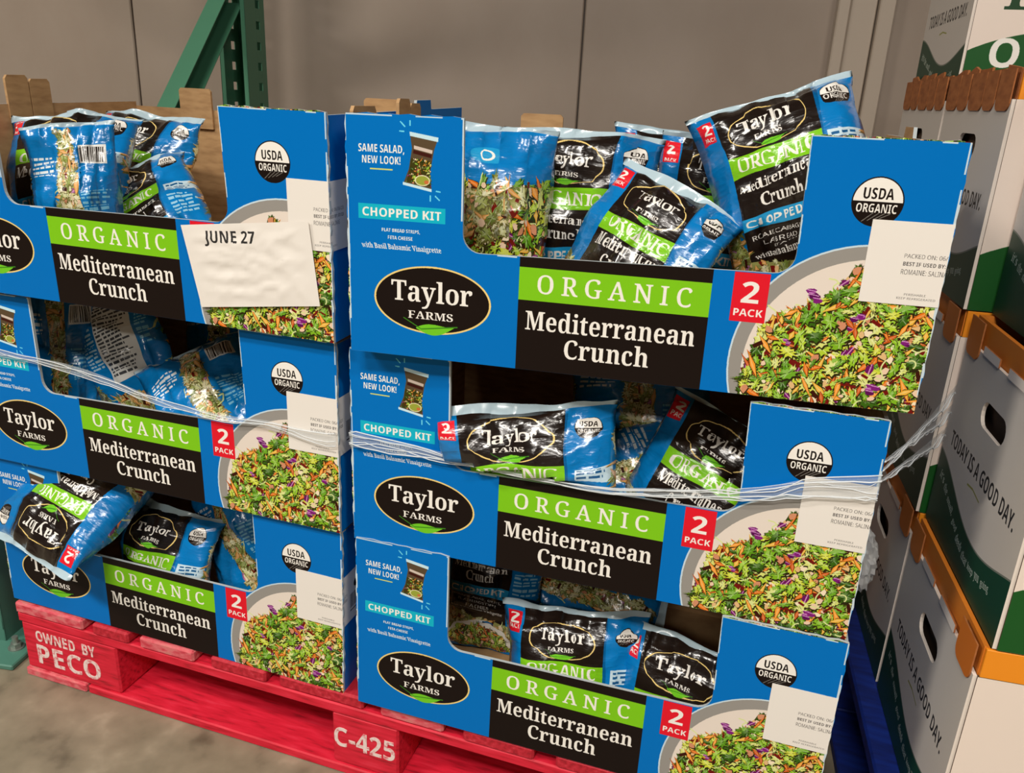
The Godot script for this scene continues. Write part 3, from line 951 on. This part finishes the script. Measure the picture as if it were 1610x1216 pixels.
func stadium(cx: float, cy: float, w: float, h: float, left: bool) -> PackedVector2Array:
	# half of a rounded slot, from its top to its bottom
	var out := PackedVector2Array()
	var r := h / 2
	out.append(Vector2(cx, cy + r))
	if left:
		out.append_array(arc(Vector2(cx - w / 2 + r, cy), r, 90, 270, 8))
	else:
		out.append_array(arc(Vector2(cx + w / 2 - r, cy), r, 90, -90, 8))
	out.append(Vector2(cx, cy - r))
	return out

func make_carton(label: String, at: Transform3D, open_top: bool) -> void:
	var t := thing("greens_carton", label, "carton", at, "cartons in the neighbouring stack")
	# left panel in two halves that meet at the hand hole; outline x runs from the far end to the near end
	var hc := Vector2(CD * 0.50, CH * 0.77)
	var hw := 0.082
	var hh := 0.030
	var xf := Transform3D(Basis(Vector3(0, 0, 1), Vector3.UP, Vector3(-1, 0, 0)), Vector3(0, 0, -CD))
	var a := PackedVector2Array([Vector2(0.002, 0), Vector2(hc.x, 0)])
	var sl := stadium(hc.x, hc.y, hw, hh, true); sl.reverse()
	a.append_array(sl)
	a.append_array(PackedVector2Array([Vector2(hc.x, CH), Vector2(0.002, CH)]))
	var b := PackedVector2Array([Vector2(CD - 0.002, 0), Vector2(CD - 0.002, CH), Vector2(hc.x, CH)])
	b.append_array(stadium(hc.x, hc.y, hw, hh, false))
	b.append(Vector2(hc.x, 0))
	var left := board(a, 0.004, M.side, M.carton_in, Vector2(CD, CH), M.carton)
	var right := board(b, 0.004, M.side, M.carton_in, Vector2(CD, CH), M.carton)
	var joined := ArrayMesh.new()
	for m in [left, right]:
		for s in m.get_surface_count():
			joined.add_surface_from_arrays(Mesh.PRIMITIVE_TRIANGLES, m.surface_get_arrays(s))
			joined.surface_set_material(joined.get_surface_count() - 1, m.surface_get_material(s))
	put("hand_hole_panel", joined, t, xf)
	var q := PackedVector2Array([Vector2(0.004, 0), Vector2(CW, 0), Vector2(CW, CH), Vector2(0.004, CH)])
	put("front_panel", board(q, 0.004, M.front if not label.contains("nearest") else M.front_plain, M.carton_in, Vector2(CW, CH)), t)
	var m := MB.new()
	m.box(Vector3(0.0045, 0, -CD), Vector3(CW, CH, -CD + 0.004))
	m.box(Vector3(CW - 0.004, 0, -CD + 0.0045), Vector3(CW, CH, -0.0045))
	put("shell", m.done(M.carton), t)
	m = MB.new()
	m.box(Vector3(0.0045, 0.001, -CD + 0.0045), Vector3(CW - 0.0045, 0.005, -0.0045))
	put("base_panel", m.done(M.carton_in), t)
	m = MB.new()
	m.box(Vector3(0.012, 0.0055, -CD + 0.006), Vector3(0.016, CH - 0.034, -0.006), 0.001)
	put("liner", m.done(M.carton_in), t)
	# collar above the printed panel
	var ch := CP - CH - 0.002
	m = MB.new()
	m.box(Vector3(0.005, CH - 0.03, -CD + 0.006), Vector3(0.010, CH + ch, -0.006))
	m.box(Vector3(0.0105, CH - 0.03, -CD + 0.006), Vector3(CW - 0.006, CH + ch, -CD + 0.010))
	put("collar", m.done(M.brown if open_top else M.collar), t)
	m = MB.new()
	m.box(Vector3(0.006, CH - 0.001, -0.0055), Vector3(CW, CH + ch, -0.0008), 0.0006)
	put("front_band", m.done(M.orange), t)
	# side flaps with rounded lower corners, hanging over the panel's top edge
	var cuts := [[0.006, 0.056, 0], [0.072, 0.128, 1], [0.160, 0.222, 1], [0.236, 0.288, 0]]
	if open_top: cuts = [[0.004, 0.062, 0], [0.065, 0.112, 0], [0.120, 0.182, 0], [0.185, 0.230, 0], [0.237, 0.290, 0]]
	for z in cuts:
		var lo: float = CH - 0.013 if z[2] == 0 else CH + 0.0005
		var o := PackedVector2Array()
		var hi: float = CH + ch - (0.0 if z[2] == 0 else 0.022)
		var rr: float = 0.012 if z[2] == 0 else 0.002
		o.append(Vector2(z[1], hi)); o.append(Vector2(z[0], hi))
		o.append_array(arc(Vector2(z[0] + rr, lo + rr), rr, 180, 270, 5))
		o.append_array(arc(Vector2(z[1] - rr, lo + rr), rr, 270, 360, 5))
		var fm: Material = M.carton
		if z[2] == 0: fm = M.brown if open_top else M.flap
		put("flap", board(o, 0.0016, fm, M.brown), t, Transform3D(Basis(Vector3(0, 0, 1), Vector3.UP, Vector3(-1, 0, 0)), Vector3(-0.0018, 0, -CD)))
	if open_top:
		# torn slotted tabs standing up along the open edge
		var rng := RandomNumberGenerator.new()
		rng.seed = int(at.origin.z * -1000)
		for k in 5:
			var z0 := 0.012 + k * 0.056
			var o := PackedVector2Array([Vector2(z0, CH), Vector2(z0 + 0.05, CH), Vector2(z0 + 0.05, CH + ch + rng.randf() * 0.01), Vector2(z0 + 0.03, CH + ch + 0.012 * rng.randf()), Vector2(z0, CH + ch + rng.randf() * 0.008)])
			put("torn_tab", board(o, 0.003, M.brown, M.brown), t, Transform3D(Basis(Vector3(0, 0, 1), Vector3.UP, Vector3(-1, 0, 0)), Vector3(0.0045, 0, -CD)))

# ------------------------------------------------------------------ stretch film
func film_strand(label: String, pts: PackedVector3Array, width: PackedFloat32Array, fibres: int, seed_: int) -> void:
	var t := thing("stretch_film", label, "stretch film", Transform3D.IDENTITY, "film strands across the gap" if "gap" in label else "")
	var curve := Curve3D.new()
	for p in pts: curve.add_point(p)
	var n := 40
	var centre := PackedVector3Array()
	for i in n + 1:
		centre.append(curve.sample_baked(curve.get_baked_length() * i / n, true))
	var rng := RandomNumberGenerator.new()
	rng.seed = seed_
	var no := FastNoiseLite.new()
	no.seed = seed_
	no.frequency = 3.0
	var wid := func(i: int) -> float:
		var x := i / float(n) * (width.size() - 1)
		var k := mini(int(x), width.size() - 2)
		return lerpf(width[k], width[k + 1], x - k)
	var m := MB.new(true)
	for i in n:
		for s in 3:
			var q := []
			for e in [[i, s], [i + 1, s], [i + 1, s + 1], [i, s + 1]]:
				var w: float = wid.call(e[0])
				q.append(centre[e[0]] + Vector3(0, w * (e[1] / 3.0 - 0.5), 0.0012 * (1 + no.get_noise_2d(e[0] * 0.06, e[1] * 0.25))))
			m.quad(q[0], q[1], q[2], q[3])
	put("film_band", m.done(M.film), t)
	for f in fibres:
		var off := rng.randf_range(-0.5, 0.5)
		var ph := rng.randf() * 50
		var line := PackedVector3Array()
		for i in n + 1:
			var w: float = wid.call(i)
			line.append(centre[i] + Vector3(0, w * clampf(off + no.get_noise_2d(i * 0.035, ph) * 0.7, -0.55, 0.55), 0.003 + 0.0010 * no.get_noise_2d(i * 0.05, ph + 9)))
		var tb := MB.new(true)
		tb.tube(line, rng.randf_range(0.0003, 0.0009), 5)
		put("film_fold", tb.done(M.fibre), t)

func _ready() -> void:
	# ---------------- camera
	var cam := Camera3D.new()
	cam.name = "camera"
	add_child(cam)
	cam.transform = Transform3D(Basis(Vector3(0.9478375, 0.0455404, -0.3154839), Vector3(-0.1459628, 0.9418853, -0.3025674), Vector3(0.2833706, 0.3328336, 0.8994014)).orthonormalized(), Vector3(1.090854, 0.947422, 0.835337))
	cam.fov = 50.566
	cam.near = 0.02
	cam.current = true
	# ---------------- environment
	var we := WorldEnvironment.new()
	we.name = "world_environment"
	var env := Environment.new()
	env.background_mode = Environment.BG_COLOR
	env.background_color = Color(0.02, 0.02, 0.02)
	env.tonemap_mode = Environment.TONE_MAPPER_LINEAR
	env.tonemap_exposure = 1.4
	env.sdfgi_enabled = true
	env.ssao_enabled = true
	env.ssil_enabled = true
	we.environment = env
	add_child(we)
	make_materials()
	M.side = img_mat(side_art(), 0.5)
	M.front = img_mat(front_art(true), 0.5)
	M.front_plain = img_mat(front_art(false), 0.5)
	# ---------------- ceiling fixtures
	for f in [[0.9, 2.6, 8.3, "nearest the salad stacks"], [-1.6, 1.9, 8.0, "to the left of the pallet rack"], [3.2, 2.0, 5.0, "to the right of the carton stack"], [1.0, 4.6, 5.0, "farthest from the salad stacks"]]:
		ceiling_light(Vector3(f[0], 3.38, f[1]), f[2], f[3])
	room()
	rack()
	salad_stacks()
	carton_stack()
	wrapping()

func ceiling_light(at: Vector3, energy: float, where: String) -> void:
	var t := thing("ceiling_light", "white strip light under the cooler ceiling, " + where, "ceiling light", Transform3D(Basis(), at), "ceiling strip lights")
	var m := MB.new(); m.box(Vector3(-0.62, 0.02, -0.17), Vector3(0.62, 0.12, 0.17), 0.01)
	put("housing", m.done(M.steel), t)
	m = MB.new(); m.box(Vector3(-0.6, 0.0, -0.15), Vector3(0.6, 0.0195, 0.15), 0.004)
	put("lamp_diffuser", m.done(M.lamp), t)
	var l := AreaLight3D.new()
	l.name = "lamp_light"
	l.area_size = Vector2(1.2, 0.3)
	l.light_energy = energy
	l.light_color = Color(1.0, 0.975, 0.94)
	l.area_range = 12.0
	l.shadow_enabled = true
	t.add_child(l)
	l.transform = Transform3D(Basis(Vector3.RIGHT, -PI / 2), Vector3(0, -0.01, 0))

# rack and wall share axes turned from the pallet's
func bay() -> Transform3D:
	var d := Vector3(-0.176, 0, -0.984).normalized()
	var r := Vector3(0.984, 0, -0.176).normalized()
	return Transform3D(Basis(r, Vector3.UP, -d), Vector3(-0.09, 0, -0.04))

func room() -> void:
	var m := MB.new(); m.box(Vector3(-5, -0.1, -4), Vector3(7, 0, 7))
	struct("floor", m.done(M.floor))
	m = MB.new(); m.box(Vector3(-5, 3.6, -4), Vector3(7, 3.7, 7))
	struct("ceiling", m.done(M.shell))
	m = MB.new(); m.box(Vector3(-5.1, 0, -4), Vector3(-5, 3.6, 7))
	struct("wall_left", m.done(M.shell))
	m = MB.new(); m.box(Vector3(7, 0, -4), Vector3(7.1, 3.6, 7))
	struct("wall_right", m.done(M.shell))
	m = MB.new(); m.box(Vector3(-5.1, 0, 7), Vector3(7.1, 3.6, 7.1))
	struct("wall_front", m.done(M.shell))
	# back wall of insulated panels with open joints
	var b := bay()
	var back := MB.new()
	back.box(Vector3(-6.4, 0, -1.48), Vector3(8.0, 3.6, -1.372))
	var w := struct("wall_back", back.done(M.seam), b)
	var x := -0.476 - 1.319 * 4
	while x < 7.5:
		var p := MB.new()
		p.box(Vector3(x + 0.0025, 0.002, -1.3718), Vector3(x + 1.319 - 0.0025, 3.598, -1.36), 0.003)
		put("panel", p.done(M.wall), w)
		x += 1.319
	# upright corner trim with two shallow grooves
	var tr := MB.new()
	tr.box(Vector3(1.494, 0.002, -1.3595), Vector3(1.524, 3.55, -1.325), 0.003)
	tr.box(Vector3(1.527, 0.002, -1.3595), Vector3(1.592, 3.55, -1.338), 0.003)
	tr.box(Vector3(1.595, 0.002, -1.3595), Vector3(1.634, 3.55, -1.322), 0.003)
	struct("trim_1", tr.done(M.trim), b)

func rack() -> void:
	var b := bay()
	var t := thing("rack_frame", "green slotted pallet rack upright frame behind the left tray stack", "pallet rack", b)
	# two posts: open channels facing each other; side faces with slots
	for side in [0, 1]:
		var z0 := -1.20 if side == 0 else -0.115     # rear end of the post
		var z1 := -1.085 if side == 0 else 0.0
		var xl := -0.075
		var post := MB.new()
		var web_z := z0 if side == 0 else z1
		var slots := []
		var y := 0.12
		while y < 3.0:
			slots.append(y)
			y += 0.0508
		# slotted web: two strips with bridges between the holes
		for k in [[xl, xl + 0.022], [xl + 0.046, 0.0]]:
			post.box(Vector3(k[0], 0.008, web_z - 0.0025), Vector3(k[1], 3.0, web_z), 0.0005)
		var prev := 0.008
		for s in slots:
			post.box(Vector3(xl + 0.022, prev, web_z - 0.0025), Vector3(xl + 0.046, s, web_z), 0.0002)
			prev = s + 0.022
		# flanges; the right one has a column of small holes
		var mid := (z0 + z1) / 2 - 0.018
		for k in [[z0, mid - 0.011], [mid + 0.011, z1]]:
			post.box(Vector3(xl, 0.008, k[0]), Vector3(xl + 0.0025, 3.0, k[1]), 0.0005)
		for k in [[z0, mid - 0.011], [mid + 0.011, z1]]:
			post.box(Vector3(-0.0025, 0.008, k[0]), Vector3(0.0, 3.0, k[1]), 0.0005)
		prev = 0.008
		for s in slots:
			post.box(Vector3(-0.0025, prev, mid - 0.011), Vector3(0.0, s, mid + 0.011), 0.0002)
			post.box(Vector3(xl, prev, mid - 0.011), Vector3(xl + 0.0025, s, mid + 0.011), 0.0002)
			prev = s + 0.020
		# return lips
		var lip_z := z1 if side == 0 else z0
		for k in [[xl, xl + 0.012], [-0.012, 0.0]]:
			post.box(Vector3(k[0], 0.008, lip_z - 0.0025), Vector3(k[1], 3.0, lip_z), 0.0005)
		put("post", post.done(M.rack if side == 0 else M.rack_teal), t)
		var fp := MB.new()
		if side == 0: fp.box(Vector3(-0.10, 0.0, z0 - 0.03), Vector3(0.03, 0.008, z1 + 0.03), 0.002)
		else: fp.box(Vector3(-0.12, 0.0, -0.15), Vector3(0.056, 0.010, 0.058), 0.002)
		put("foot_plate", fp.done(M.rack_teal), t)
		var bolt := MB.new()
		var bp := Vector3(0.029, 0.010, 0.012) if side == 1 else Vector3(0.018, 0.008, -1.14)
		bolt.cyl(bp, 0.013, 0.002, 18)
		bolt.cyl(bp + Vector3(0, 0.002, 0), 0.009, 0.008, 6)
		bolt.cyl(bp + Vector3(0, 0.010, 0), 0.005, 0.012, 12)
		put("anchor_bolt", bolt.done(M.zinc), t)
	# diagonal braces, open channels between the posts
	for k in [[0.262, -0.09, 1.165, -1.085], [2.17, -0.09, 1.20, -1.085]]:
		var a := Vector3(-0.036, k[0], k[1])
		var c := Vector3(-0.036, k[2], k[3])
		var d := (c - a)
		var l := d.length()
		d = d.normalized()
		var rgt := Vector3.RIGHT
		var up := rgt.cross(d).normalized()
		if up.y < 0: up = -up
		var m := MB.new()
		m.box(Vector3(-0.022, -0.032, 0), Vector3(0.022, -0.0295, l), 0.0004)
		m.box(Vector3(-0.022, 0.0295, 0), Vector3(0.022, 0.032, l), 0.0004)
		m.box(Vector3(0.0195, -0.0295, 0), Vector3(0.022, 0.0295, l), 0.0004)
		put("brace", m.done(M.rack), t, Transform3D(Basis(rgt if up.cross(d).dot(rgt) > 0 else -rgt, up, d), a))

func salad_stacks() -> void:
	var p := [["OWNED  BY", "sans_bold", 0.030, 0.073, 0.150, 0.093], ["PECO", "sans_bold", 0.028, 0.029, 0.156, 0.066]]
	var c := [["C-425", "sans_bold", 0.580, 0.046, 0.677, 0.080]]
	make_pallet("pallet", "red painted wooden block pallet with white stencilled lettering under the salad trays", Transform3D(Basis(), Vector3(0.003, 0, 0.003)), M.red, M.red_z, M.red_worn, [p, c])
	make_tray(5, "blue salad tray at the bottom of the left stack, on the red pallet", false)
	make_tray(4, "blue salad tray in the middle of the left stack, under the papered one", false)
	make_tray(3, "blue salad tray on top of the left stack, with the JUNE 27 paper taped on", true)
	make_tray(2, "blue salad tray at the bottom of the right stack, on the red pallet", false)
	make_tray(1, "blue salad tray in the middle of the right stack, crossed by stretch film", false)
	make_tray(0, "blue salad tray on top of the right stack, jutting forward", true)
	var rows := [
		[3, -0.180, 0.118, -0.110, 10, -30, 8, 0.19, 0.25, 0.07, 0, 0.6, 0.1, "salad bag showing its black face in the left corner of the upper left tray"],
		[3, -0.112, 0.118, -0.060, 22, -10, 6, 0.12, 0.21, 0.055, 3, 0.3, 0.15, "blue-backed salad bag leaning in front of a black-faced one, upper left tray"],
		[3, -0.172, 0.112, -0.225, 0, -28, -3, 0.20, 0.25, 0.06, 0, 0.4, -0.1, "salad bag at the back of the upper left tray, round seal on its blue edge"],
		[3, -0.045, 0.078, -0.121, 0, -38, 44, 0.17, 0.23, 0.055, 0, 0.3, 0.1, "salad bag lying tilted behind the lip of the upper left tray, green band slanting"],
		[4, -0.239, 0.135, -0.103, 40, -5, -2, 0.12, 0.24, 0.06, 3, 0.0, 0.1, "narrow blue-topped salad bag at the left end of the middle left tray"],
		[4, -0.152, 0.14, -0.139, 0, -12, 28, 0.17, 0.25, 0.055, 1, 0.3, 0.12, "salad bag with a white facts panel set aslant in the middle left tray"],
		[4, -0.050, 0.133, -0.274, 0, -10, 12, 0.2, 0.25, 0.065, 3, 0.0, -0.1, "salad bag standing at the dark back of the middle left tray"],
		[4, 0.035, 0.100, -0.104, 0, -50, 48, 0.17, 0.24, 0.055, 3, 0.2, 0.2, "salad bag lying across the right of the middle left tray, clear strip showing"],
		[5, -0.158, 0.212, -0.052, 0, -55, 168, 0.215, 0.27, 0.085, 0, 0.0, 0.05, "upside-down salad bag spilling over the front of the lower left tray"],
		[5, -0.054, 0.056, -0.069, -6, -12, 0, 0.19, 0.24, 0.065, 0, 1.9, 0.1, "upright black-faced salad bag in the middle of the lower left tray"],
		[5, 0.060, 0.125, -0.122, -10, -20, 38, 0.17, 0.24, 0.065, 3, 0.3, -0.15, "blue-backed salad bag slumped against the right column of the lower left tray"],
		[0, -0.178, 0.132, -0.104, 12, -8, -2, 0.17, 0.24, 0.055, 2, 0.2, 0.05, "salad bag showing a bowl of salad at the left of the upper right tray"],
		[0, -0.080, 0.118, -0.175, 0, -8, -1, 0.195, 0.26, 0.065, 0, 0.5, 0.05, "upright black-faced salad bag with all its lettering showing, upper right tray"],
		[0, 0.028, 0.118, -0.320, 0, -5, -4, 0.19, 0.26, 0.055, 0, 0.4, -0.05, "salad bag half hidden at the back of the upper right tray"],
		[0, -0.004, 0.094, -0.080, 0, -24, -26, 0.165, 0.24, 0.055, 0, 1.0, -0.12, "salad bag lying aslant in front, its lettering sloping down, upper right tray"],
		[0, 0.087, 0.116, -0.225, -5, -10, -6, 0.18, 0.25, 0.06, 0, 0.5, 0.1, "salad bag with a bright red flag beside the tall tilted bag, upper right tray"],
		[0, 0.171, 0.186, -0.125, -12, -18, 24, 0.182, 0.25, 0.08, 0, 0.3, 0.16, "tall tilted salad bag standing highest, above the rim of the upper right tray"],
		[1, -0.068, 0.086, -0.004, 6, -14, 9, 0.225, 0.25, 0.062, 0, 1.9, 0.08, "salad bag bulging forward over the lip of the middle right tray"],
		[1, 0.030, 0.150, -0.190, 0, -20, 8, 0.2, 0.22, 0.065, 3, 0.0, 0.1, "blue-backed salad bag with a bar code at the back of the middle right tray"],
		[1, 0.005, 0.085, -0.105, 0, -50, -60, 0.15, 0.22, 0.05, 3, 0.0, 0.15, "low salad bag lying in the middle right tray between two black-faced bags"],
		[1, 0.118, 0.080, -0.080, 0, -20, -22, 0.195, 0.25, 0.06, 0, 1.7, -0.1, "tilted black-faced salad bag at the right of the middle right tray"],
		[2, -0.171, 0.13, -0.175, 5, -12, -2, 0.17, 0.25, 0.06, 0, 0.2, 0.08, "dark salad bag in shade at the left of the lower right tray"],
		[2, -0.045, 0.090, -0.225, 0, -55, 85, 0.18, 0.26, 0.07, 3, 0.0, 0.1, "salad bag lying flat at the back of the lower right tray"],
		[2, -0.011, 0.045, -0.072, 0, -14, 6, 0.205, 0.24, 0.068, 0, 2.1, 0.06, "black-faced salad bag with a red flag at the middle of the lower right tray"],
		[2, 0.137, 0.026, -0.065, -5, -10, -2, 0.205, 0.27, 0.07, 0, 2.3, -0.08, "black-faced salad bag at the right of the lower right tray"],
	]
	for n in rows.size():
		make_bag(rows[n], n, rows[n][13])
	# paper sheet taped to the upper left tray
	var q := [Vector2(0.4011, 0.1374), Vector2(0.575, 0.1172), Vector2(0.5852, 0.214), Vector2(0.4201, 0.2357)]
	var im := Image.create(768, 448, false, Image.FORMAT_RGB8)
	im.fill(Color8(232, 226, 218))
	lettering(Pen.new(im, 0, 0, 768, 448), "JUNE 27", "sans_bold", 0.165, 0.085, 0.575, 0.27, Color8(34, 32, 32), 0.06)
	M.paper = img_mat(im, 0.6)
	var no := FastNoiseLite.new()
	no.seed = 6
	no.frequency = 14.0
	no.fractal_type = FastNoiseLite.FRACTAL_RIDGED
	var m := MB.new(true)
	var nx := 40
	var ny := 24
	var pt := func(i: int, j: int, back: float) -> Vector3:
		var u := i / float(nx); var v := j / float(ny)
		var a: Vector2 = q[0].lerp(q[1], u).lerp(q[3].lerp(q[2], u), v)
		var e := minf(minf(u, 1 - u), minf(v, 1 - v))
		return Vector3(a.x - TW / 2, TH - a.y, 0.0032 - back + no.get_noise_2d(a.x, a.y * 2.6) * 0.0024 * smoothstep(0.0, 0.2, e))
	for j in ny:
		for i in nx:
			var t := [Vector2(i, j + 1), Vector2(i + 1, j + 1), Vector2(i + 1, j), Vector2(i, j)]
			var f := []
			var g := []
			for k in t:
				f.append(pt.call(int(k.x), int(k.y), 0.0)); g.append(k / Vector2(nx, ny))
			m.quad(f[0], f[1], f[2], f[3], g[0], g[1], g[2], g[3])
			var r := []
			for k in t: r.append(pt.call(int(k.x), int(k.y), 0.0003))
			m.quad(r[3], r[2], r[1], r[0], Vector2(0.9, 0.9), Vector2(0.9, 0.9), Vector2(0.9, 0.9), Vector2(0.9, 0.9))
	var sheet := put("paper_sheet", m.done(M.paper), self, tray_xf(3))
	tag(sheet, "wrinkled white paper sheet reading JUNE 27, taped to the upper left tray", "paper sign")

func carton_xf(x: float, y: float, z: float) -> Transform3D:
	var d := Vector3(-0.084, 0, -0.996).normalized()
	var r := Vector3(0.996, 0, -0.084).normalized()
	var b := Basis(r, Vector3.UP, -d)
	return Transform3D(b, Vector3(1.344, y, 0.024) + b * Vector3(x, 0, z))

func carton_stack() -> void:
	make_pallet("pallet", "dark blue wooden pallet under the stack of greens cartons", carton_xf(-0.03, 0, 0.02).scaled_local(Vector3(1, 1.155, 1)), M.chep, M.chep, M.chep, [])
	var base := 0.1665
	var tier := ["white and green bottom", "white and green middle", "white and green open-topped"]
	var col := ["in its nearest column", "in its second column back", "in its rear column"]
	for c in 3:
		for l in 3:
			var dx := 0.0
			if c == 0: dx = [0.0, 0.010, 0.030][l]
			make_carton("%s carton of the neighbouring stack, %s" % [tier[l], col[c]], carton_xf(dx, base + l * CP, -0.302 * c), l == 2)
	make_carton("white and green carton standing alone highest, on the rear of the neighbouring stack", carton_xf(0.012, base + 3 * CP - 0.033, -0.611), false)

func wrapping() -> void:
	var a := tray_xf(4)
	var pts := PackedVector3Array()
	for q in [[-0.30, 0.176], [-0.238, 0.173], [-0.093, 0.166], [0.021, 0.145], [0.131, 0.136], [0.198, 0.138], [0.254, 0.134], [0.3005, 0.134]]:
		pts.append(a * Vector3(q[0], q[1], 0.004))
	film_strand("twisted clear stretch film across the middle left tray", pts, PackedFloat32Array([0.016, 0.010, 0.012, 0.008, 0.010, 0.018]), 3, 3)
	a = tray_xf(1)
	pts = PackedVector3Array()
	for q in [[-0.300, 0.142], [-0.167, 0.138], [-0.08, 0.133], [0.004, 0.131], [0.062, 0.138], [0.177, 0.156], [0.233, 0.174], [0.301, 0.186]]:
		pts.append(a * Vector3(q[0], q[1], 0.004))
	film_strand("twisted clear stretch film across the middle right tray", pts, PackedFloat32Array([0.022, 0.014, 0.004, 0.006, 0.010, 0.018, 0.030]), 6, 4)
	# drawn across the gap to the neighbouring stack
	for q in [[1.318, 0.640, -0.215, 0.0], [1.320, 0.612, -0.222, 0.01], [1.316, 0.588, -0.205, -0.012]]:
		var from: Vector3 = a * Vector3(0.3015, 0.205 + q[3], -0.002)
		var to := Vector3(q[0], q[1], q[2])
		film_strand(["uppermost thin film strand across the gap to the carton stack", "middle thin film strand across the gap to the carton stack", "lowest thin film strand across the gap to the carton stack"][[0.01, 0.0, -0.012].find(q[3])], PackedVector3Array([from, from.lerp(to, 0.5) - Vector3(0, 0.002, 0), to]), PackedFloat32Array([0.004, 0.012, 0.02]), 2, 8)
	# crumpled loose end
	var no := FastNoiseLite.new()
	no.seed = 31
	no.frequency = 18.0
	no.fractal_type = FastNoiseLite.FRACTAL_RIDGED
	var m := MB.new(false)
	var ring := func(i: int, j: int) -> Vector3:
		var th := PI * j / 18.0
		var ph := TAU * (i % 28) / 28.0
		var d := Vector3(sin(th) * cos(ph), cos(th), sin(th) * sin(ph))
		return d * Vector3(0.020, 0.045, 0.026) * (0.85 + 0.5 * no.get_noise_3dv(d * 0.06))
	for j in 18:
		for i in 28:
			m.quad(ring.call(i + 1, j), ring.call(i, j), ring.call(i, j + 1), ring.call(i + 1, j + 1))
	var lump := put("film_clump", m.done(M.crumple), self, Transform3D(Basis(), Vector3(1.278, 0.315, -0.36)))
	tag(lump, "crumpled white clump of stretch film beside the dark gap between the stacks", "stretch film")
